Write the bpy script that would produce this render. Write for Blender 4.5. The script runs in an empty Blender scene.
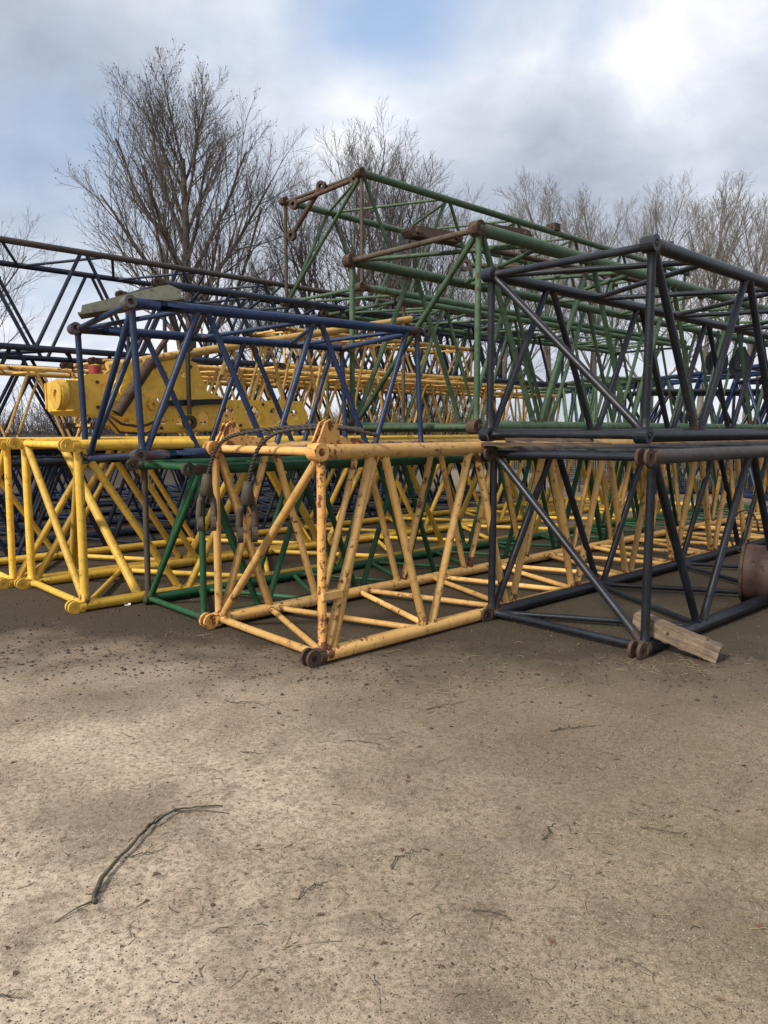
import bpy, math, random
from mathutils import Vector, Matrix
R = math.radians
rnd = random.Random(7)
S = bpy.context.scene
COL = S.collection

# ------------------------------------------------------------------ materials
def newmat(name):
    m = bpy.data.materials.new(name); m.use_nodes = True
    nt = m.node_tree; nt.nodes.clear()
    out = nt.nodes.new('ShaderNodeOutputMaterial'); b = nt.nodes.new('ShaderNodeBsdfPrincipled')
    nt.links.new(b.outputs[0], out.inputs[0])
    return m, nt, b
def N(nt, t, **kw):
    n = nt.nodes.new(t)
    for k, v in kw.items():
        if k.startswith('i_'): n.inputs[k[2:].replace('_', ' ')].default_value = v
        else: setattr(n, k, v)
    return n
def noise(nt, vec, scale, detail=4, rough=.55, dist=0.0):
    n = N(nt, 'ShaderNodeTexNoise'); n.inputs['Scale'].default_value = scale; n.inputs['Detail'].default_value = detail
    n.inputs['Roughness'].default_value = rough; n.inputs['Distortion'].default_value = dist
    nt.links.new(vec, n.inputs['Vector']); return n.outputs['Fac']
def ramp(nt, fac, stops):
    r = N(nt, 'ShaderNodeValToRGB'); e = r.color_ramp.elements
    while len(e) < len(stops): e.new(.5)
    for el, (p, c) in zip(e, stops):
        el.position = p; el.color = (c, c, c, 1) if isinstance(c, (int, float)) else (*c, 1)
    nt.links.new(fac, r.inputs[0]); return r.outputs[0]
def mix(nt, fac, a, b, mode='MIX'):
    n = N(nt, 'ShaderNodeMix', data_type='RGBA', blend_type=mode)
    for s, v in ((n.inputs['Factor'], fac), (n.inputs[6], a), (n.inputs[7], b)):
        if isinstance(v, bpy.types.NodeSocket): nt.links.new(v, s)
        elif isinstance(v, (int, float)): s.default_value = v
        else: s.default_value = (*v, 1)
    return n.outputs[2]
def mathn(nt, op, a, b=0.0, clamp=False):
    n = N(nt, 'ShaderNodeMath', operation=op, use_clamp=clamp)
    for s, v in ((n.inputs[0], a), (n.inputs[1], b)):
        if isinstance(v, bpy.types.NodeSocket): nt.links.new(v, s)
        else: s.default_value = v
    return n.outputs[0]
def objvec(nt):
    tc = N(nt, 'ShaderNodeTexCoord'); oi = N(nt, 'ShaderNodeObjectInfo')
    mu = mathn(nt, 'MULTIPLY', oi.outputs['Random'], 37.0)
    va = N(nt, 'ShaderNodeVectorMath', operation='ADD')
    nt.links.new(tc.outputs['Object'], va.inputs[0]); nt.links.new(mu, va.inputs[1]); return va.outputs[0], oi
def paint(name, base, rust=.3, dark=.5, rough=.45, rustcol=(.09, .04, .02), fade=None, metal=0.0):
    m, nt, b = newmat(name); v, oi = objvec(nt)
    n1 = noise(nt, v, 2.2, 5, .6); n2 = noise(nt, v, 14, 6, .65); n3 = noise(nt, v, 45, 4, .6)
    dk = tuple(c*dark for c in base); fd = fade or tuple(min(1, c*1.25+.012) for c in base)
    c = mix(nt, ramp(nt, n1, [(.35, 0.0), (.68, 1.0)]), base, fd)
    c = mix(nt, ramp(nt, n2, [(.5, 0.0), (.72, .8)]), c, dk)
    # member to member shade differences
    hv = N(nt, 'ShaderNodeHueSaturation'); nt.links.new(c, hv.inputs['Color'])
    hv.inputs['Saturation'].default_value = .95
    nt.links.new(mathn(nt, 'ADD', mathn(nt, 'MULTIPLY', oi.outputs['Random'], .5), .75), hv.inputs['Value'])
    s = mathn(nt, 'ADD', mathn(nt, 'MULTIPLY', n1, .42), mathn(nt, 'MULTIPLY', n2, .58))
    s = mathn(nt, 'ADD', s, mathn(nt, 'MULTIPLY', mathn(nt, 'SUBTRACT', n3, .5), .22))
    wr = N(nt, 'ShaderNodeAttribute', attribute_name='wear'); s = mathn(nt, 'ADD', s, mathn(nt, 'MULTIPLY', wr.outputs['Fac'], .13))
    mp_ = N(nt, 'ShaderNodeMapping'); mp_.inputs['Scale'].default_value = (1, 1, .09); nt.links.new(v, mp_.inputs[0])
    n5 = noise(nt, mp_.outputs[0], 38, 4, .6); s = mathn(nt, 'ADD', s, mathn(nt, 'MULTIPLY', mathn(nt, 'SUBTRACT', n5, .5), .2))
    t = .69-.26*rust
    rm = ramp(nt, s, [(t, 0.0), (t+.035, 1.0)])
    n4 = noise(nt, v, 26, 3, .5, .5)
    rm = mathn(nt, 'MAXIMUM', rm, ramp(nt, n4, [(.735-.14*rust, 0.0), (.755-.14*rust, .9)]))
    rc = mix(nt, n3, tuple(x*.55 for x in rustcol), tuple(min(1, x*1.9) for x in rustcol))
    nt.links.new(mix(nt, rm, hv.outputs[0], rc), b.inputs['Base Color'])
    nt.links.new(mathn(nt, 'ADD', mathn(nt, 'MULTIPLY', rm, .85-rough), mathn(nt, 'MULTIPLY', n2, .15)), b.inputs['Roughness'])
    rr = mathn(nt, 'ADD', mathn(nt, 'MULTIPLY', rm, .35), rough-.05+0.0)
    rr = mathn(nt, 'ADD', rr, mathn(nt, 'MULTIPLY', n2, .2)); nt.links.new(rr, b.inputs['Roughness'])
    b.inputs['Metallic'].default_value = metal; b.inputs['Specular IOR Level'].default_value = .35
    bp = N(nt, 'ShaderNodeBump'); bp.inputs['Strength'].default_value = .35; bp.inputs['Distance'].default_value = .004
    nt.links.new(mathn(nt, 'SUBTRACT', n3, mathn(nt, 'MULTIPLY', rm, .6)), bp.inputs['Height']); nt.links.new(bp.outputs[0], b.inputs['Normal'])
    return m
M = {
 'cream': paint('weathered_yellow_paint', (.60, .325, .075), .38, .55, .5, (.12, .045, .022), (.62, .37, .115)),
 'creamrust': paint('rusty_yellow_paint', (.58, .29, .06), .68, .55, .55, (.12, .045, .024)),
 'yellow': paint('yellow_paint', (.62, .36, .018), .2, .6, .45, (.12, .05, .02), (.66, .41, .035)),
 'oldyellow': paint('old_yellow_paint', (.52, .31, .07), .4, .5, .5, (.1, .05, .02)),
 'green': paint('dark_green_paint', (.042, .088, .042), .36, .5, .55, (.06, .04, .025), (.075, .125, .068)),
 'brightgreen': paint('green_paint', (.008, .07, .026), .2, .5, .5, (.05, .03, .02), (.015, .09, .035)),
 'blue': paint('blue_paint', (.0055, .0175, .06), .3, .5, .42, (.055, .028, .02), (.012, .03, .08)),
 'darkblue': paint('dark_blue_paint', (.010, .016, .036), .34, .5, .45, (.045, .028, .022), (.02, .028, .05)),
 'black': paint('black_paint', (.005, .0068, .0115), .24, .5, .36, (.035, .022, .017), (.018, .022, .029)),
 'rustchord': paint('rusty_black_paint', (.04, .034, .033), .5, .5, .55, (.075, .04, .028), (.06, .05, .045)),
 'rust': paint('rusty_steel', (.06, .036, .025), .6, .5, .75, (.04, .024, .018), (.075, .045, .03)),
 'brown': paint('brown_steel', (.055, .042, .028), .42, .5, .65, (.06, .03, .018)),
 'red': paint('red_paint', (.28, .025, .015), .2, .6, .5),
 'greygreen': paint('grey_green_paint', (.10, .105, .075), .25, .6, .6, (.07, .05, .035)),
 'steel': paint('worn_steel', (.075, .07, .07), .4, .5, .45, (.07, .04, .03), None, .3),
 'bluegrey': paint('blue_grey_paint', (.2, .26, .3), .4, .5, .5),
}
def wood_mat(k=1.0, name='weathered_wood'):
    m, nt, b = newmat(name); tc = N(nt, 'ShaderNodeTexCoord'); mp = N(nt, 'ShaderNodeMapping')
    mp.inputs['Scale'].default_value = (1.2, 14, 14); nt.links.new(tc.outputs['Object'], mp.inputs[0])
    n = noise(nt, mp.outputs[0], 3, 7, .65, .6); n2 = noise(nt, tc.outputs['Object'], 6, 4)
    c = ramp(nt, n, [(.3, (.05, .03, .02)), (.5, (.17, .115, .07)), (.7, (.30, .215, .135))])
    c = mix(nt, 1.0, c, (k, k*1.02, k*1.1), 'MULTIPLY')
    c = mix(nt, ramp(nt, n2, [(.5, 0.0), (.75, .7)]), c, (.07, .05, .035))
    nt.links.new(c, b.inputs['Base Color']); b.inputs['Roughness'].default_value = .85
    bp = N(nt, 'ShaderNodeBump'); bp.inputs['Strength'].default_value = .6; bp.inputs['Distance'].default_value = .006
    nt.links.new(n, bp.inputs['Height']); nt.links.new(bp.outputs[0], b.inputs['Normal']); return m
def bark_mat(name, c0, c1):
    m, nt, b = newmat(name); tc = N(nt, 'ShaderNodeTexCoord')
    n = noise(nt, tc.outputs['Object'], 5, 5, .6)
    nt.links.new(ramp(nt, n, [(.35, c0), (.65, c1)]), b.inputs['Base Color']); b.inputs['Roughness'].default_value = .9
    bp = N(nt, 'ShaderNodeBump'); bp.inputs['Strength'].default_value = .6; bp.inputs['Distance'].default_value = .03
    nt.links.new(n, bp.inputs['Height']); nt.links.new(bp.outputs[0], b.inputs['Normal']); return m
M['wood'] = wood_mat(); M['oldwood'] = wood_mat(.4, 'old_grey_wood')
M['bark'] = bark_mat('dark_bark', (.045, .035, .028), (.12, .095, .07))
M['twig'] = bark_mat('twig_bark', (.06, .05, .043), (.12, .103, .088))
M['bark_lit'] = bark_mat('sunlit_bark', (.125, .112, .095), (.22, .198, .168))  # bark colour lightened to paint sunlight on the right-hand trees
M['stick'] = bark_mat('dead_wood', (.03, .028, .018), (.12, .105, .07))
def flat(name, c0, c1, sc=30, rough=.8):
    m, nt, b = newmat(name); v, oi = objvec(nt); n = noise(nt, v, sc, 4)
    nt.links.new(mix(nt, n, c0, c1), b.inputs['Base Color']); b.inputs['Roughness'].default_value = rough; return m
M['straw'] = flat('straw', (.2, .155, .085), (.42, .34, .21))
M['leaf'] = flat('dry_leaf', (.07, .035, .02), (.16, .08, .04))
M['pebble'] = flat('pebble', (.02, .017, .013), (.12, .095, .07), 9)
M['stone'] = flat('pale_stone', (.22, .19, .15), (.38, .33, .26), 6)
M['rope'] = flat('wire_rope', (.012, .009, .008), (.045, .03, .02), 60, .6)
M['wire'] = flat('fence_wire', (.12, .12, .1), (.22, .21, .18), 8, .5)
M['soil'] = flat('dark_soil', (.018, .013, .009), (.06, .045, .03), 12)
M['paper'] = flat('white_scrap', (.5, .5, .48), (.7, .7, .68), 8, .7)

# ------------------------------------------------------------------ mesh helpers
def link(name, verts, faces, mat, parent=None, flatfaces=(), mats=None):
    me = bpy.data.meshes.new(name); me.from_pydata([tuple(v) for v in verts], [], faces)
    me.materials.append(mat)
    fs = [True]*len(faces)
    for i in flatfaces: fs[i] = False
    me.polygons.foreach_set('use_smooth', fs)
    o = bpy.data.objects.new(name, me); COL.objects.link(o)
    if parent: o.parent = parent
    return o
class MB:
    def __init__(s): s.v = []; s.f = []; s.fl = []
    def tube(s, p0, p1, r0, r1=None, n=10, caps=True):
        r1 = r0 if r1 is None else r1
        p0 = Vector(p0); p1 = Vector(p1); d = (p1-p0)
        if d.length < 1e-6: return s
        d.normalize(); a = d.orthogonal().normalized(); b = d.cross(a); k = len(s.v)
        for p, r in ((p0, r0), (p1, r1)):
            for i in range(n):
                t = 2*math.pi*i/n; s.v.append(p+(a*math.cos(t)+b*math.sin(t))*r)
        for i in range(n): s.f.append((k+i, k+(i+1) % n, k+n+(i+1) % n, k+n+i))
        if caps:
            for base, rev in ((0, True), (n, False)):
                q = len(s.v); s.v += [s.v[k+base+i].copy() for i in range(n)]
                fc = tuple(q+i for i in range(n)); s.fl.append(len(s.f)); s.f.append(fc[::-1] if rev else fc)
        return s
    def path(s, pts, rs, n=8, caps=True):
        pts = [Vector(p) for p in pts]
        if isinstance(rs, (int, float)): rs = [rs]*len(pts)
        k = len(s.v); a = None
        for j, p in enumerate(pts):
            d = (pts[min(j+1, len(pts)-1)]-pts[max(j-1, 0)]).normalized()
            a = d.orthogonal().normalized() if a is None else (a-d*a.dot(d)).normalized()
            b = d.cross(a)
            for i in range(n):
                t = 2*math.pi*i/n; s.v.append(p+(a*math.cos(t)+b*math.sin(t))*rs[j])
        for j in range(len(pts)-1):
            for i in range(n):
                q = k+j*n; s.f.append((q+i, q+(i+1) % n, q+n+(i+1) % n, q+n+i))
        if caps:
            s.f.append(tuple(k+i for i in range(n))[::-1]); q = k+(len(pts)-1)*n; s.f.append(tuple(q+i for i in range(n)))
        return s
    def box(s, c, size, rot=None):
        c = Vector(c); k = len(s.v); hx, hy, hz = [x/2 for x in size]
        for x in (-hx, hx):
            for y in (-hy, hy):
                for z in (-hz, hz):
                    v = Vector((x, y, z)); v = rot @ v if rot else v; s.v.append(c+v)
        for f in ((0, 1, 3, 2), (4, 6, 7, 5), (0, 4, 5, 1), (2, 3, 7, 6), (0, 2, 6, 4), (1, 5, 7, 3)):
            s.fl.append(len(s.f)); s.f.append(tuple(k+i for i in f))
        return s
    def prism(s, outline, y0, y1, holes=()):
        """outline in the local x,z plane, thickness along y; holes = (x, z, r) joined by bridge strips"""
        # plate built from a fan of triangles by tessellation
        from mathutils.geometry import tessellate_polygon
        loops = [[Vector((x, 0, z)) for x, z in outline]]
        for hx, hz, hr in holes:
            loops.append([Vector((hx+hr*math.cos(-2*math.pi*i/14), 0, hz+hr*math.sin(-2*math.pi*i/14))) for i in range(14)])
        tris = tessellate_polygon(loops); flatv = [v for l in loops for v in l]; n = len(flatv); k = len(s.v)
        s.v += [Vector((v.x, y0, v.z)) for v in flatv]+[Vector((v.x, y1, v.z)) for v in flatv]
        for t in tris:
            s.fl.append(len(s.f)); s.f.append(tuple(k+i for i in t))
            s.fl.append(len(s.f)); s.f.append(tuple(k+n+i for i in t[::-1]))
        st = 0
        for l in loops:
            m = len(l)
            for i in range(m):
                a, b = st+i, st+(i+1) % m
                s.fl.append(len(s.f)); s.f.append((k+a, k+b, k+n+b, k+n+a))
            st += m
        return s
    def ring(s, c, axis, ro, ri, th, n=18):
        """flat disc with a hole, axis along the given vector"""
        c = Vector(c); ax = Vector(axis).normalized(); a = ax.orthogonal().normalized(); b = ax.cross(a); k = len(s.v)
        for (r, h) in ((ro, -th/2), (ro, th/2), (ri, th/2), (ri, -th/2)):
            for i in range(n):
                t = 2*math.pi*i/n; s.v.append(c+ax*h+(a*math.cos(t)+b*math.sin(t))*r)
        for j in range(4):
            j2 = (j+1) % 4
            for i in range(n):
                s.fl.append(len(s.f)); s.f.append((k+j*n+i, k+j*n+(i+1) % n, k+j2*n+(i+1) % n, k+j2*n+i))
        return s
    def build(s, name, mat, parent=None): return link(name, s.v, s.f, mat, parent, s.fl)
def tag(o, label=None, cat=None, group=None, kind=None):
    if label: o['label'] = label
    if cat: o['category'] = cat
    if group: o['group'] = group
    if kind: o['kind'] = kind
    return o
def empty(name, loc=(0, 0, 0), rot=(0, 0, 0)):
    o = bpy.data.objects.new(name, None); COL.objects.link(o); o.location = loc; o.rotation_euler = rot
    o.empty_display_size = .2; return o

# ------------------------------------------------------------------ yard frame: p = leftwards across the rows, q = along the rows
AZ = 47.0
DV = Vector((math.sin(R(AZ)), math.cos(R(AZ)), 0)); PV = Vector((-DV.y, DV.x, 0))
O0 = Vector((-.454, 5.026, 0))
def W(p, q, z=0.0): return O0+PV*p+DV*q+Vector((0, 0, z))

LUGR = .062
def lug(parent, c, mat, dirx, kind='fork', r=LUGR, zoff=0.0):
    """connector at a chord end: fork of two discs or one thick eye, hole axis across the section; dirx=-1 near end"""
    m = MB(); x, y, z = c
    if kind == 'fork':
        for s in (-1, 1):
            m.ring((x+dirx*.06, y+s*.034, z+zoff), (0, 1, 0), r, r*.4, .024)
            m.box((x+dirx*.01, y+s*.034, z+zoff), (.07, .022, r*1.5))
        m.tube((x-dirx*.04, y, z), (x+dirx*.012, y, z), r*.95, n=12)
    elif kind == 'eye':
        m.ring((x+dirx*.07, y, z+zoff), (0, 1, 0), r, r*.45, .05); m.tube((x-dirx*.03, y, z), (x+dirx*.03, y, z), r*.85, r*.6, n=12)
    else:
        m.ring((x-dirx*.01, y, z), (0, 1, 0), r*.98, r*.45, .105); m.tube((x-dirx*.01, y, z), (x-dirx*.06, y, z), r*.8, n=12)
    return m.build('lug', mat, parent)

def wear(o, vals, n):
    at_ = o.data.attributes.new('wear', 'FLOAT', 'POINT'); at_.data.foreach_set('value', [v for v in vals for _ in range(n)])
def section(name, label, cat, p, q, z, w, h, L, half, mat, rc=.05, rb=.034, ph='btbb', chordmats=None, lugs=('fork', 'fork', 'fork', 'fork'),
            lugmat=None, lugmats=None, az=0.0, roll=0.0, pitch=0.0, group=None, n=10, enddiag=None, endpost=True, ends=True, rp=None, h2=None, far=False, postmats=None,
            bar=None, offs=(0, 0, 0, 0), faces='rlbt', w2=None, jit=.006):
    """lattice boom section. local x along it, y across (leftwards), z up. chords: 0 bottom right, 1 bottom left, 2 top right, 3 top left"""
    root = empty(name, W(p, q, z), (0, 0, 0))
    root.rotation_mode = 'XYZ'
    root.rotation_euler = (R(roll), R(-pitch), R(90-AZ-az))
    tag(root, label, cat, group)
    rp = rp or rb; lugmat = lugmat or mat; h2 = h if h2 is None else h2; w2 = w if w2 is None else w2
    def P(side, x):      # side: 0 br,1 bl,2 tr,3 tl
        t = x/L; hh = h+(h2-h)*t; ww = w+(w2-w)*t; yo = (w-ww)/2
        return Vector((x, yo+(ww if side in (1, 3) else 0), (hh if side > 1 else 0)+rc))
    cms = chordmats or (mat,)*4
    chords = []
    for i in range(4):
        nn = max(n+2, 8); tt = [0, .001, .12, .3]+[L*k/12 for k in range(1, 12)]+[L-.12, L]
        c = MB().path([P(i, t) for t in tt], rc, nn).build('chord', cms[i], root); chords.append(c)
        wear(c, [1, 1, .8, .1]+[0.]*11+[.8, 1], nn)
        if ends and lugs[i]: lug(c, P(i, 0), (lugmats or (lugmat,)*4)[i], -1, lugs[i], r=rc*1.2)
        if not far: lug(c, P(i, L), lugmat, 1, 'eye', r=rc*1.1)
    j = lambda: Vector((rnd.uniform(-jit, jit), 0, rnd.uniform(-jit, jit)))
    def br(a, b, r, nm='brace', m=None):
        a = a+j(); b = b+j()
        if n < 10 or (b-a).length < .4: MB().tube(a, b, r, n=n, caps=False).build(nm, m or mat, root); return
        d_ = b-a; Ln = d_.length; d_ = d_/Ln; e0 = rc+.016
        ts = [0, e0-.012, e0-.004, e0+.006, e0+.09, Ln*.5, Ln-e0-.09, Ln-e0-.006, Ln-e0+.004, Ln-e0+.012, Ln]
        rs = [r*1.18, r*1.18, r*1.14, r, r, r, r, r, r*1.14, r*1.18, r*1.18]; bow = d_.orthogonal()*rnd.uniform(-.004, .004)
        o = MB().path([a+d_*t+(bow if 3 < i < 7 else bow*0) for i, t in enumerate(ts)], rs, n, caps=False).build(nm, m or mat, root)
        wear(o, [1, 1, 1, .8, .15, 0, .15, .8, 1, 1, 1], n)
    pm = postmats or (mat, mat)
    if endpost:
        br(P(0, .04), P(2, .04), rp, 'end_post', pm[0]); br(P(1, .04), P(3, .04), rp, 'end_post', pm[1])
    br(P(0, .05), P(1, .05), rb*.95, 'cross_bar', mat); br(P(2, .05), P(3, .05), rb*.95, 'cross_bar', bar or mat)
    br(P(0, L-.05), P(1, L-.05), rb, 'cross_bar'); br(P(2, L-.05), P(3, L-.05), rb, 'cross_bar')
    br(P(0, L-.05), P(2, L-.05), rb, 'end_post'); br(P(1, L-.05), P(3, L-.05), rb, 'end_post')
    if enddiag == 'rl': br(P(2, .05), P(1, .05), rb, 'end_brace')
    if enddiag == 'lr': br(P(3, .05), P(0, .05), rb, 'end_brace')
    fc = {'r': (0, 2), 'l': (1, 3), 'b': (0, 1), 't': (2, 3)}
    for k, f in enumerate('rlbt'):
        if f not in faces: continue
        lo, hi = fc[f]; x = offs[k]+.06; cur = 0 if ph[k] == 'b' else 1; r = rb if f in 'rl' else rb*.78
        first = True
        while x < L-half*.6:
            x2 = min(x+half, L-.06); a, b = (lo, hi) if cur == 0 else (hi, lo)
            g = .035
            br(P(a, x+(0 if first else g)), P(b, x2-g), r); x = x2; cur = 1-cur; first = False
    return root, P

# ------------------------------------------------------------------ ground
def gz(x, y): return .006*(math.sin(x*1.3+y*.9)+math.sin(y*1.5-x*1.1))-.008
def ground():
    m, nt, b = newmat('yard_surface'); g = N(nt, 'ShaderNodeNewGeometry'); pos = g.outputs['Position']
    big = noise(nt, pos, .35, 5, .6); mid = noise(nt, pos, 1.7, 6, .62, .3); fine = noise(nt, pos, 42, 6, .72); grit = noise(nt, pos, 190, 3, .7)
    sep = N(nt, 'ShaderNodeSeparateXYZ'); nt.links.new(pos, sep.inputs[0])
    # across-row and along-row coordinates of the yard
    qx = mathn(nt, 'ADD', mathn(nt, 'MULTIPLY', sep.outputs[0], DV.x), mathn(nt, 'MULTIPLY', sep.outputs[1], DV.y))
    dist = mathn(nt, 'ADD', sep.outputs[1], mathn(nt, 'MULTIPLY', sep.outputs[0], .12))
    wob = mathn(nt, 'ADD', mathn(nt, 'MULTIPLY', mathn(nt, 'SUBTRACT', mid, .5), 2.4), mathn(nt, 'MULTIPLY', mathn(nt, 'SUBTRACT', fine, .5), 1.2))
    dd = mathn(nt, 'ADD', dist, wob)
    wet_shade = ramp(nt, mathn(nt, 'DIVIDE', dd, 10.0), [(.40, 0.0), (.48, .5), (.56, 1.0)])   # organic soil under the rows, with the shade below the sections painted in
    # right hand side of the yard is browner and mossier
    rt = mathn(nt, 'ADD', mathn(nt, 'MULTIPLY', sep.outputs[0], .38), mathn(nt, 'MULTIPLY', mathn(nt, 'SUBTRACT', big, .5), 2.2))
    rt = ramp(nt, mathn(nt, 'ADD', rt, .5), [(.1, 0.0), (.9, 1.0)])
    pale = mix(nt, ramp(nt, mid, [(.3, 0.0), (.7, 1.0)]), (.40, .31, .225), (.545, .445, .34))
    olive = mix(nt, ramp(nt, mid, [(.3, 0.0), (.7, 1.0)]), (.185, .138, .092), (.33, .255, .175))
    c = mix(nt, rt, pale, olive)
    # damp stains with their own shape
    st = noise(nt, pos, 2.6, 6, .68, .8)
    c = mix(nt, ramp(nt, st, [(.5, 0.0), (.66, .62)]), c, (.155, .115, .078))
    bs = noise(nt, pos, .8, 6, .7, .6); c = mix(nt, ramp(nt, bs, [(.47, 0.0), (.66, .6)]), c, (.19, .14, .095))
    for sx, sy, sr, k in ((-1.05, 2.95, .42, .55), (-1.6, 4.3, .5, .5), (.35, 2.7, .3, .35), (1.0, 2.3, .3, .35), (.9, 3.6, .9, .45), (-.2, 4.1, .7, .35), (.25, 1.95, .12, .6), (-.05, 2.3, .1, .45), (.33, 2.35, .1, .5)):
        cb = N(nt, 'ShaderNodeCombineXYZ'); nt.links.new(mathn(nt, 'MULTIPLY', mathn(nt, 'SUBTRACT', sep.outputs[0], sx), .8/sr), cb.inputs[0]); nt.links.new(mathn(nt, 'MULTIPLY', mathn(nt, 'SUBTRACT', sep.outputs[1], sy), 1.3/sr), cb.inputs[1])
        ln = N(nt, 'ShaderNodeVectorMath', operation='LENGTH'); nt.links.new(cb.outputs[0], ln.inputs[0])
        q_ = mathn(nt, 'ADD', ln.outputs['Value'], mathn(nt, 'MULTIPLY', mathn(nt, 'SUBTRACT', st, .5), 3.2))
        c = mix(nt, ramp(nt, q_, [(.35, k), (1.0, 0.0)]), c, (.11, .083, .056))
    far = mathn(nt, 'MULTIPLY', ramp(nt, mathn(nt, 'DIVIDE', dd, 40.0), [(.3, 0.0), (.4, 1.0)]), ramp(nt, mathn(nt, 'DIVIDE', sep.outputs[0], 10.0), [(-.0, 0.0), (.3, 1.0)]))
    soil = mix(nt, ramp(nt, fine, [(.35, 0.0), (.65, 1.0)]), (.012, .009, .006), (.06, .045, .03))  # damp soil tone, taken darker to paint the shade under the sections
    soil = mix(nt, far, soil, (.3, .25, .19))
    c = mix(nt, wet_shade, c, soil)
    moss = ramp(nt, noise(nt, pos, 1.1, 5, .65), [(.52, 0.0), (.66, .35)])
    c = mix(nt, mathn(nt, 'MULTIPLY', moss, rt), c, (.1, .105, .045))
    c = mix(nt, ramp(nt, fine, [(.36, .7), (.56, 0.0)]), c, (.085, .062, .04))
    c = mix(nt, ramp(nt, grit, [(.55, 0.0), (.66, 1.0)]) if False else mathn(nt, 'MULTIPLY', ramp(nt, grit, [(.55, 0.0), (.66, .6)]), mathn(nt, 'SUBTRACT', 1.0, mathn(nt, 'MULTIPLY', wet_shade, .75))), c, mix(nt, .55, c, (.62, .52, .38)))
    c = mix(nt, ramp(nt, grit, [(.33, .85), (.45, 0.0)]), c, (.055, .04, .025))
    vo = N(nt, 'ShaderNodeTexVoronoi'); vo.inputs['Scale'].default_value = 95; nt.links.new(pos, vo.inputs['Vector'])
    vn = N(nt, 'ShaderNodeSeparateColor'); nt.links.new(vo.outputs['Color'], vn.inputs[0])
    sp = mathn(nt, 'MULTIPLY', ramp(nt, vo.outputs['Distance'], [(.22, 1.0), (.34, 0.0)]), ramp(nt, vn.outputs[0], [(.86, 0.0), (.9, .8)]))
    c = mix(nt, sp, c, mix(nt, mathn(nt, 'MULTIPLY', vn.outputs[1], mathn(nt, 'SUBTRACT', 1.0, wet_shade)), (.04, .03, .022), (.5, .42, .32)))
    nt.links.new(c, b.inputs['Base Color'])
    nt.links.new(mathn(nt, 'SUBTRACT', .95, mathn(nt, 'MULTIPLY', wet_shade, .12)), b.inputs['Roughness']); b.inputs['Specular IOR Level'].default_value = .25
    bp = N(nt, 'ShaderNodeBump'); bp.inputs['Strength'].default_value = .6; bp.inputs['Distance'].default_value = .004
    hgt = mathn(nt, 'ADD', mathn(nt, 'MULTIPLY', fine, .7), mathn(nt, 'ADD', mathn(nt, 'MULTIPLY', grit, .35), mathn(nt, 'MULTIPLY', mid, .8)))
    nt.links.new(hgt, bp.inputs['Height']); nt.links.new(bp.outputs[0], b.inputs['Normal'])
    # one sheet: fine grid in front, stretching out to the horizon
    xs = [-400, -120, -40, -16]+[-8+.25*i for i in range(65)]+[16, 40, 120, 400]
    ys = [-60, -10, 0]+[1+.2*i for i in range(56)]+[14, 20, 40, 120, 500]
    r2 = random.Random(3); v = []; f = []
    for y in ys:
        for x in xs:
            near = 1 if (-8 <= x <= 8 and 1 <= y <= 12) else 0
            v.append((x, y, gz(x, y) if near else -.014))
    nx = len(xs)
    for j in range(len(ys)-1):
        for i in range(nx-1): k = j*nx+i; f.append((k, k+1, k+nx+1, k+nx))
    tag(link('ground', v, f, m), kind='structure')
ground()

# ------------------------------------------------------------------ boom sections
def S_(*a, **k): return section('boom_section', *a, cat='boom section', **k)
GR = 'crane boom sections stacked in the yard'
fk = ('fork',)*4
# front row on the ground
rA, PA = S_('weathered orange-yellow boom section at the front with ropes hung over its end', p=0, q=0, z=0, w=1.37, h=1.40, L=13, half=.515, mat=M['cream'],
   rc=.052, rb=.031, ph='bbbt', enddiag='rl', postmats=(M['creamrust'], M['cream']), group=GR, lugmats=(M['rust'], M['creamrust'], M['creamrust'], M['creamrust']), n=14, lugs=('fork', 'fork', 'eye2', 'eye2'))
rB, PB = S_('black boom section on the ground with a timber beam on its bottom chord', p=-1.43, q=1.8, z=0, w=1.40, h=1.36, L=13, half=.86, mat=M['black'],
   rc=.052, rb=.031, ph='tbtb', enddiag='lr', group=GR, lugmat=M['rust'], chordmats=(M['black'], M['black'], M['rustchord'], M['rustchord']), n=14)
rC, PC = S_('black boom section lying on top of the other black one, upper tier at right', p=-1.16, q=2.2, z=1.505, w=1.5, h=1.40, L=13, half=.86, mat=M['black'],
   rc=.053, rb=.032, ph='tbbt', enddiag='lr', group=GR, n=14, lugs=('eye2', 'eye2', 'eye2', 'eye2'))
rD, PD = S_('large dark green boom section in the middle tier left of the upper black one', p=.72, q=2.47, z=1.57, w=1.83, h=1.84, L=13, half=.95, mat=M['green'],
   rc=.06, rb=.03, ph='tbbt', enddiag='rl', group=GR, lugmat=M['rust'], n=12, bar=M['brown'], lugs=('eye2', 'eye2', 'eye2', 'eye2'))
rE, PE = S_('highest green boom section with rusty end bars, top of the whole pile', p=3.95, q=3.85, z=3.5, w=1.75, h=1.5, L=9.6, half=.85, mat=M['green'],
   rc=.05, rb=.026, ph='tbtb', enddiag='rl', group=GR, lugmat=M['rust'], bar=M['brown'], postmats=(M['brown'], M['brown']), lugs=('eye2',)*4)
rF, PF = S_('green boom section directly under the highest green one', p=3.9, q=4.6, z=1.62, w=1.75, h=1.78, L=9, half=.85, mat=M['green'],
   rc=.045, rb=.026, ph='btbt', group=GR, lugmat=M['rust'], postmats=(M['brown'], M['green']))
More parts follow.
